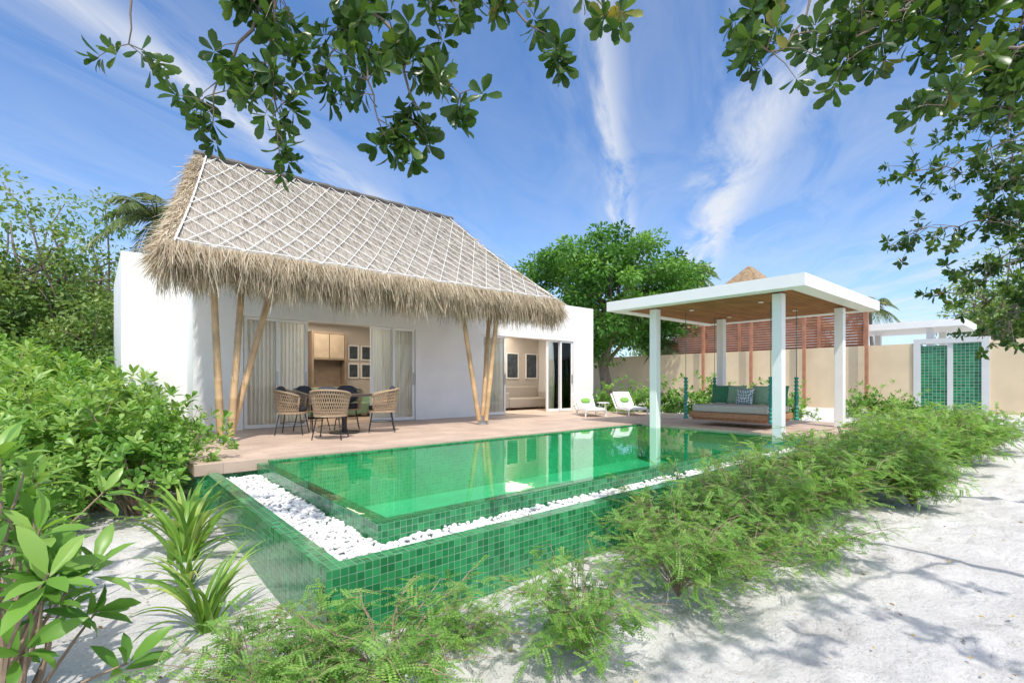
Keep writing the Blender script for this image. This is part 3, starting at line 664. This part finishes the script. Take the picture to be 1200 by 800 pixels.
def mkshrub(R,H,M,n,L_,mat,label,group,name="leafy_shrub",stems=30,tm=BROAD):
    e=empty(name,(0,0,0),label,"shrub",group)
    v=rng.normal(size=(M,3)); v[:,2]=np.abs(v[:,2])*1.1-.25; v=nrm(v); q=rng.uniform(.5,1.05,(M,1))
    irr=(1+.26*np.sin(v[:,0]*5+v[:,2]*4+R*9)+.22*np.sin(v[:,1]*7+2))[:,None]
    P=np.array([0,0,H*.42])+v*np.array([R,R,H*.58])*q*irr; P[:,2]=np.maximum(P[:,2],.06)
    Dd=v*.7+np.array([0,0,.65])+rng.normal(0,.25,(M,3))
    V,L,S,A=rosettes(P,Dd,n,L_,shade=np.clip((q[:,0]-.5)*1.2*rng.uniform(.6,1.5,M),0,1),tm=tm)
    link("foliage",amesh("foliage",V,L,S,A),mat,e)
    o=MB()
    for i in range(min(stems,M)):
        a,b=limb((rng.normal(0,.06),rng.normal(0,.06),-.05),P[i],.012,.005,.08,n=5); o.tube(a,b,4)
    fin(o,"stem",M_stem,e); return e
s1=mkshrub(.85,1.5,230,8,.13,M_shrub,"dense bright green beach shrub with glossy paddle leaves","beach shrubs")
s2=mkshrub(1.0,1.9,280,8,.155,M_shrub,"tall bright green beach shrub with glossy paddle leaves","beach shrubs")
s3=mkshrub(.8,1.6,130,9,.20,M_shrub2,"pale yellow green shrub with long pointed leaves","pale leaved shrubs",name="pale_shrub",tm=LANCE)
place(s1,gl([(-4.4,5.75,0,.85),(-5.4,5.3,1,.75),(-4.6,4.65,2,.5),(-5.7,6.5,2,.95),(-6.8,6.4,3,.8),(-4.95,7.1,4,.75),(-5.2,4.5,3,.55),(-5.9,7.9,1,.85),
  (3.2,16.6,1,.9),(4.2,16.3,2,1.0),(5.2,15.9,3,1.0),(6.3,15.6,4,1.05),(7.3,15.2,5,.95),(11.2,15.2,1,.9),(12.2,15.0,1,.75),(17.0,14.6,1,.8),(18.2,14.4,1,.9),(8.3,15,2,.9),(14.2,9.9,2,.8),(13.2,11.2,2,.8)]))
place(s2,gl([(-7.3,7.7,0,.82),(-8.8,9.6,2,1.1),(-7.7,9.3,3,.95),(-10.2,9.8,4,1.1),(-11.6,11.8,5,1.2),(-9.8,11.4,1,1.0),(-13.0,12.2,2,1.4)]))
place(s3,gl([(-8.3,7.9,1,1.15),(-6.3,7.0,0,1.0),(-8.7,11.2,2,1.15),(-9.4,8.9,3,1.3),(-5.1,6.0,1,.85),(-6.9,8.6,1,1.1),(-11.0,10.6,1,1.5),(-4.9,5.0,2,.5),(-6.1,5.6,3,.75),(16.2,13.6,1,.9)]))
nr=mkshrub(.48,1.2,30,8,.20,M_shrub,"large leaved green shrub growing from the sand near the pool","large leaved shrubs",stems=30,name="broadleaf_shrub",tm=LANCE)
place(nr,gl([(-2.32,2.2,0,1.0),(-3.3,3.1,1,1.0)]))
def mklily():
    e=empty("strap_leaf_lily",(0,0,0),"clump of arching yellow green strap leaves growing in sand","plant","strap leaf lilies")
    Vs=[];Fs=[];A=[];n=0
    for k in range(30):
        az=rng.uniform(0,6.28); L_=rng.uniform(.5,.9); el=rng.uniform(.8,1.45); h=np.array([math.cos(az),math.sin(az),0]); sd=np.array([-h[1],h[0],0]); w=rng.uniform(.012,.020)
        c=rng.random(); P=np.array([rng.normal(0,.03),rng.normal(0,.03),0.]); dt=L_/10
        for i in range(11):
            t=i/10; ww=w*(.75+.6*math.sin(math.pi*min(1,t*1.1)))*(1-t**3)+.001
            Vs+=[P-sd*ww+[0,0,ww*.5],P.copy(),P+sd*ww+[0,0,ww*.5]]; A+=[c]*3
            ang=el-1.3*t**1.7*(1.3 if el<1.05 else 1); P=P+dt*(h*math.cos(ang)+np.array([0,0,math.sin(ang)])); P[2]=max(P[2],.03)
            if i<10:
                b=n+3*i; Fs+=[b,b+1,b+4,b+3,b+1,b+2,b+5,b+4]
        n+=33
    me=amesh("leaves",np.array(Vs),np.array(Fs),np.full(len(Fs)//4,4),A,smooth=True); link("foliage",me,M_lily,e)
    o=MB(); o.tube([(0,0,-.05),(0,0,.08)],[.05,.03],8); fin(o,"bulb",M_lily,e); return e
ly=mklily(); place(ly,gl([(-2.85,4.25,0,1.15),(-1.95,3.12,1.7,.85),(-3.25,4.9,3,1.0),(-2.5,3.75,4,.6)]))
def mkfern(R,H,NS,leaf=.021,tw=8,frn=4):
    e=empty("feathery_bush",(0,0,0),"airy green bush with fine feathery leaflets planted in the sand","bush","feathery bushes along the pool")
    o=MB(); O=[];Yd=[]; N_=[];SS=[];vv=[]
    for k in range(NS):
        az=k*2.4+rng.normal(0,.35); sp=math.sqrt((k+.5)/NS)
        L_=H*rng.uniform(.6,1.12); h=np.array([math.cos(az),math.sin(az),0])
        m=9; t=np.linspace(0,1,m); P=np.outer(t**1.25*R*sp*rng.uniform(.75,1.3),h)+np.outer(L_*(t-.36*sp*t**2.2),[0,0,1]); P+=rng.normal(0,.014,P.shape)*t[:,None]
        o.tube(P,np.linspace(.0075,.002,m),3,cap=False)
        for q in range(tw):
            tt=rng.uniform(.38,1.0); base=np.array([np.interp(tt,t,P[:,i]) for i in range(3)])
            dv=nrm(h*rng.uniform(.2,1.2)+rng.normal(0,.6,3)*np.array([1,1,.6])+np.array([0,0,.2])); ll=rng.uniform(.10,.28)
            tws=[base+dv*ll*u+np.array([0,0,-.06*u*u]) for u in (0,.5,1)]
            o.tube(tws,[.0024,.0018,.001],3,cap=False)
            col=rng.random()*.5+.38*tt
            for fr in range(frn):
                b=tws[0]+(tws[2]-tws[0])*(fr+.8)/frn; fd=nrm(dv*.6+rng.normal(0,.6,3)*np.array([1,1,.3])+np.array([0,0,-.08])); fl=rng.uniform(.09,.15)
                sd=nrm(np.cross(fd,np.array([0,0,1.])+rng.normal(0,.15,3)))
                npair=9; u=np.linspace(.1,1,npair)
                for sg in (1,-1):
                    O.append(b+np.outer(u*fl,fd)+np.outer(-.02*u*u,[0,0,1])); Yd.append(np.tile(sd*sg+fd*.35,(npair,1))+rng.normal(0,.08,(npair,3)))
                    nv=np.cross(sd,fd); N_.append(np.tile(nv*(1 if nv[2]>0 else -1),(npair,1))+rng.normal(0,.12,(npair,3))); SS.append(np.full(npair,leaf)*rng.uniform(.8,1.2)); vv.append(np.clip(col+rng.normal(0,.1,npair),0,1))
    V,L,S,A=leafset(np.concatenate(O),np.concatenate(Yd),np.concatenate(N_),np.concatenate(SS),SMALL,np.concatenate(vv))
    link("foliage",amesh("foliage",V,L,S,A),M_fern,e); fin(o,"stem",M_stem,e); return e
f1=mkfern(.68,.92,34,.022,8); f2=mkfern(.62,.62,22,.021,7); f3=mkfern(.80,1.1,42,.028,10)
place(f1,[(2.15,1.9,0,.70),(3.3,1.95,1,.86),(4.15,2.4,2,.92),(4.9,2.15,3,1.0),(5.6,2.35,4,1.03),(6.3,2.0,2.5,1.05),(6.7,2.4,1.2,1.03)])
place(f2,[(1.15,2.35,0,.95),(.62,2.72,3,.75),(4.0,1.75,3,.85),(.75,2.3,4,.65),(4.9,1.5,5,.8),(1.7,2.45,1,.5)])
place(f3,[(7.3,2.1,0,.92),(8.1,2.2,1,.92),(8.9,1.8,2,.95),(9.8,2.1,3,1.0),(10.7,1.6,4,1.0),(11.6,2.1,5,1.05),(12.6,1.5,1,1.05),(13.5,1.9,2,1.1),(14.6,1.4,3,1.05),(15.6,2.0,4,1.0),(12.4,2.6,0,1.0),(14.4,3.0,1,1.05),(16.8,2.0,3,.9),(7.9,1.4,2,.7)])
def overtree(trunk,limbs,branches,den,L_,nleaf,label,tm=BROAD,name="beach_tree",tw=(.08,.24)):
    base=np.array(G(*trunk)); e=empty(name,tuple(base),label,"tree")
    o=MB()
    for pl,r0,r1 in limbs:
        P=np.array([G(*q) for q in pl]); m=len(P); t=np.linspace(0,m-1,m*5); Q=np.stack([np.interp(t,np.arange(m),P[:,i]) for i in range(3)],-1); Q[1:-1]+=rng.normal(0,.02,Q[1:-1].shape)
        o.tube(Q,np.linspace(r0**.5,r1**.5,len(Q))**2,8)
    T=[];Dd=[]
    for pl,dn in branches:
        P=np.array([G(*q) for q in pl]); seg=np.linalg.norm(np.diff(P,axis=0),axis=1); cum=np.concatenate([[0],np.cumsum(seg)]); n=max(6,int(cum[-1]/.08))
        t=np.linspace(0,cum[-1],n); Q=np.stack([np.interp(t,cum,P[:,i]) for i in range(3)],-1); Q+=rng.normal(0,.014,Q.shape); o.tube(Q,np.linspace(.012,.0035,n),5)
        main=nrm(P[-1]-P[0])
        for i in range(n):
            k=rng.poisson(dn*den*(.6+.8*i/n)) if i<n-1 else 3
            for _ in range(k):
                dv=nrm(main*.5+rng.normal(0,.75,3)+np.array([0,0,-.2])); l=rng.uniform(*tw); q=Q[i]+dv*l
                o.tube([Q[i],Q[i]+dv*l*.5+np.array([0,0,.02]),q],[.004,.003,.002],4,cap=False)
                T.append(q); Dd.append(dv*.8+rng.normal(0,.3,3)+np.array([0,0,.15]))
                if rng.random()<.5: T.append(Q[i]+dv*l*.5); Dd.append(dv+rng.normal(0,.5,3))
    V,L,S,A=rosettes(T,Dd,nleaf,L_,lo=.35,hi=1.5,tm=tm)
    fin(o,"trunk",M_bark,e,smooth=True)
    link("crown",amesh("crown",V-base,L,S,A),M_over,e)
    return e
d=2.86
lim=[([(-3.4,.6,-.1),(-3.5,.7,2.0),(-3.1,1.3,3.6),(-2.6,2.4,4.35),(-1.5,2.85,4.4),(-.3,2.9,4.35),(.4,2.9,4.25)],.11,.010)]
br=[([(-1.35,d,4.3),(-1.42,d,3.6),(-1.35,2.8,3.0)],1.4),([(-1.45,d,3.83),(-1.72,2.9,3.45),(-1.78,2.9,3.2)],1.2),([(-1.6,2.8,4.3),(-1.5,2.8,3.8)],.9),
 ([(-1.0,d,4.3),(-.9,d,3.65),(-.76,2.8,3.0)],1.2),([(-.85,d,3.8),(-.5,d,3.44),(-.28,2.8,3.25)],1.3),([(-.65,d,3.6),(-.6,d,3.15)],1.1),([(-1.0,3,3.9),(-1.15,3,3.55)],1.3),
 ([(-.6,3.0,4.3),(-.45,3.0,3.75)],1.3),([(-.2,d,4.2),(.05,d,3.75),(.28,2.8,3.55)],.8),([(.15,d,4.15),(.45,d,3.82),(.6,2.8,3.7)],.5),
 ([(-2.2,d,4.3),(-2.235,d,3.55)],.08),([(-1.2,2.9,4.25),(-.7,2.9,3.95),(-.2,2.9,3.9)],1.2),([(-1.5,2.9,4.2),(-1.4,2.9,3.9)],.6)]
overtree((-3.4,.6,0),lim,br,1.3,.112,8,"leaning tropical tree with glossy paddle leaves hanging from thin branches")
lim=[([(4.9,2.4,-.1),(4.8,2.5,2.2),(4.2,2.7,3.7),(3.2,2.9,4.2),(2.0,2.9,4.25),(1.3,2.9,4.25)],.07,.006),([(4.5,2.6,3.2),(3.6,1.6,4.3),(2.4,.8,4.7),(1.0,.5,4.8)],.022,.005)]
br=[([(3.2,d,4.05),(2.25,d,3.76),(1.65,d,3.62),(1.45,2.8,3.47)],1.5),([(2.5,d,3.9),(2.0,d,3.6),(1.93,2.8,3.42)],1.3),([(3.3,d,3.65),(2.65,d,3.45),(2.48,2.8,3.2)],1.5),
 ([(1.6,d,4.15),(1.38,d,3.75)],1.1),([(1.9,d,4.1),(1.6,d,3.55)],1.1),([(2.3,3,4.1),(2.1,3,3.75)],1.4),([(2.8,3,4.1),(2.7,3,3.7)],1.5),([(3.2,3,4.0),(3.0,3,3.45)],1.7),([(2.6,3.1,3.95),(3.1,3.1,3.75)],1.5),([(3.3,3,3.8),(3.05,3,3.2)],1.5),
 ([(3.0,1.2,4.5),(2.3,.5,4.3)],.9),([(2.4,.8,4.7),(1.6,.3,4.5)],.8),([(1.8,.7,4.75),(1.0,.9,4.5)],.7),([(3.2,1.4,4.5),(3.3,.6,4.2)],.9),([(3.4,2.0,4.5),(4.2,1.5,4.4)],1.0),([(3.8,3.2,4.4),(4.4,3.8,4.3)],1.0)]
overtree((4.9,2.4,0),lim,br,1.4,.105,8,"tropical tree with dense glossy leaves arching over the sand")
lim=[([(7.2,5.4,-.1),(7.1,5.3,2.2),(6.4,5.1,3.6),(5.6,5,4.3)],.12,.015)]
br=[([(5.8,5,4.45),(4.7,5,3.85),(4.1,5,3.72)],.9),([(6.0,5,3.8),(4.9,5,3.25),(4.2,5,3.15)],1.0),([(6.0,5,3.2),(5.1,5,2.8),(4.55,5,2.5)],1.3),([(6,5.1,4.5),(5.2,5.1,4.4),(4.6,5,4.3)],1.6),
 ([(6,5,4.0),(5.0,5,3.6)],1.9),([(6,5,3.5),(5.1,5,3.2)],1.9),([(6,5,2.9),(5.4,5,2.5),(5.1,5,2.3)],1.9),([(5.9,5,4.9),(5.0,5,4.8)],1.8),([(5.9,5.4,3.3),(5.2,5.4,2.8)],1.8),([(5.9,5.4,4.2),(5.1,5.4,3.9)],1.8),([(5.9,5.4,2.7),(5.4,5.4,2.1)],1.6)]
overtree((7.2,5.4,0),lim,br,1.4,.085,9,"tropical tree with small dark leaves on spreading drooping branches",tm=OVAL,tw=(.12,.4))
# ------------------------------------------------------------ world, sun, camera
w=bpy.data.worlds.new("World"); scene.world=w; w.use_nodes=True; nt=w.node_tree; N=nt.nodes; L=nt.links
to=nrm(np.array([-.37,-.74,0])); el=math.radians(60); azc=math.atan2(to[0],to[1])
sky=N.new("ShaderNodeTexSky"); sky.sky_type='NISHITA'; sky.sun_disc=False; sky.sun_elevation=el; sky.sun_rotation=azc%(2*math.pi); sky.air_density=1.0; sky.dust_density=.3; sky.ozone_density=2.5
tint=N.new("ShaderNodeMixRGB"); tint.blend_type='MULTIPLY'; tint.inputs[0].default_value=1; tint.inputs[2].default_value=(1.02,1.32,1.64,1); L.new(sky.outputs[0],tint.inputs[1])
bg=N["Background"]; bg.inputs[1].default_value=.13; L.new(tint.outputs[0],bg.inputs[0])
def mth(op,a,b=None,c=None):
    n=N.new("ShaderNodeMath"); n.operation=op
    for i,x in enumerate((a,b,c)):
        if x is None: continue
        if isinstance(x,(int,float)): n.inputs[i].default_value=x
        else: L.new(x,n.inputs[i])
    return n.outputs[0]
tc=N.new("ShaderNodeTexCoord"); sp=N.new("ShaderNodeSeparateXYZ"); L.new(tc.outputs['Generated'],sp.inputs[0])
zc=mth('MAXIMUM',sp.outputs[2],.03); px=mth('DIVIDE',sp.outputs[0],zc); py=mth('DIVIDE',sp.outputs[1],zc)
u=mth('ADD',mth('MULTIPLY',px,.556),mth('MULTIPLY',py,-.831)); v=mth('ADD',mth('MULTIPLY',px,.831),mth('MULTIPLY',py,.556))
cb=N.new("ShaderNodeCombineXYZ"); L.new(mth('MULTIPLY',u,2.4),cb.inputs[0]); L.new(mth('MULTIPLY',v,.8),cb.inputs[1])
nz=N.new("ShaderNodeTexNoise"); nz.inputs['Scale'].default_value=1.3; nz.inputs['Detail'].default_value=9; nz.inputs['Roughness'].default_value=.62; nz.inputs['Distortion'].default_value=.7; L.new(cb.outputs[0],nz.inputs[0])
us=mth('ADD',u,mth('MULTIPLY',mth('SUBTRACT',nz.outputs['Fac'],.5),.30))
un=mth('ADD',mth('DIVIDE',us,6),.5)
def g(x): return (x,x,x)
r=ramp(N,[(0,g(.25)),(.18,g(.06)),(.240,g(.3)),(.258,g(.95)),(.280,g(.25)),(.33,g(.08)),(.43,g(.08)),(.464,g(.2)),(.480,g(.9)),(.492,g(.2)),(.53,g(.14)),(.56,g(.75)),(.580,g(.85)),(.605,g(.25)),(.70,g(.14)),(1,g(.4))])
L.new(un,r.inputs[0])
r2=ramp(N,[(.38,g(0)),(.50,g(.55)),(.64,g(1))]); L.new(nz.outputs['Fac'],r2.inputs[0])
cl=mth('MULTIPLY',r.outputs[0],r2.outputs[0])
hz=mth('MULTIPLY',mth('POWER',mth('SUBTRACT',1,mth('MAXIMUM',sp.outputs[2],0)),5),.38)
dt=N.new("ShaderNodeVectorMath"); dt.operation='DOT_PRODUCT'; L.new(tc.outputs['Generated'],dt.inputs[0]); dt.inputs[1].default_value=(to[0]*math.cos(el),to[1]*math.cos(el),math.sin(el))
glow=mth('MULTIPLY',mth('POWER',mth('MAXIMUM',dt.outputs['Value'],0),5),.9)  # out-of-view sky brightening round the sun, added as fill for shaded walls
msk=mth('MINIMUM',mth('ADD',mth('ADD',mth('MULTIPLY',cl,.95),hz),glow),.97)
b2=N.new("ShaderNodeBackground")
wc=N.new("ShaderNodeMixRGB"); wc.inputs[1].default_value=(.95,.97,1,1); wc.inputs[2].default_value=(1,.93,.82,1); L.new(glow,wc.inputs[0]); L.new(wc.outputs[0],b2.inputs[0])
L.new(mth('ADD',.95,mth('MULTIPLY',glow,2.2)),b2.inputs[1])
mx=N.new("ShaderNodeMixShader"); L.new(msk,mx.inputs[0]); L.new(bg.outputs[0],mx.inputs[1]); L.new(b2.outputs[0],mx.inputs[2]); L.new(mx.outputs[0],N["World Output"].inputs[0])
sl=bpy.data.lights.new("sun","SUN"); sl.energy=4.0; sl.angle=math.radians(.6); sl.color=(1,.95,.88)
so=bpy.data.objects.new("sun",sl); COL.objects.link(so)
dv=Vector((to[0]*math.cos(el),to[1]*math.cos(el),math.sin(el))); so.rotation_euler=dv.to_track_quat('Z','Y').to_euler(); so.location=(0,0,20)
cam=bpy.data.cameras.new("camera"); co=bpy.data.objects.new("camera",cam); COL.objects.link(co); co.location=(0,0,1.6)
co.rotation_euler=(math.radians(90),0,-YAW); cam.sensor_width=36; cam.lens=17.16; cam.shift_y=46/1200; cam.clip_start=.05; cam.clip_end=3000
scene.camera=co
scene.view_settings.view_transform='Standard'; scene.view_settings.look='None'; scene.view_settings.exposure=0
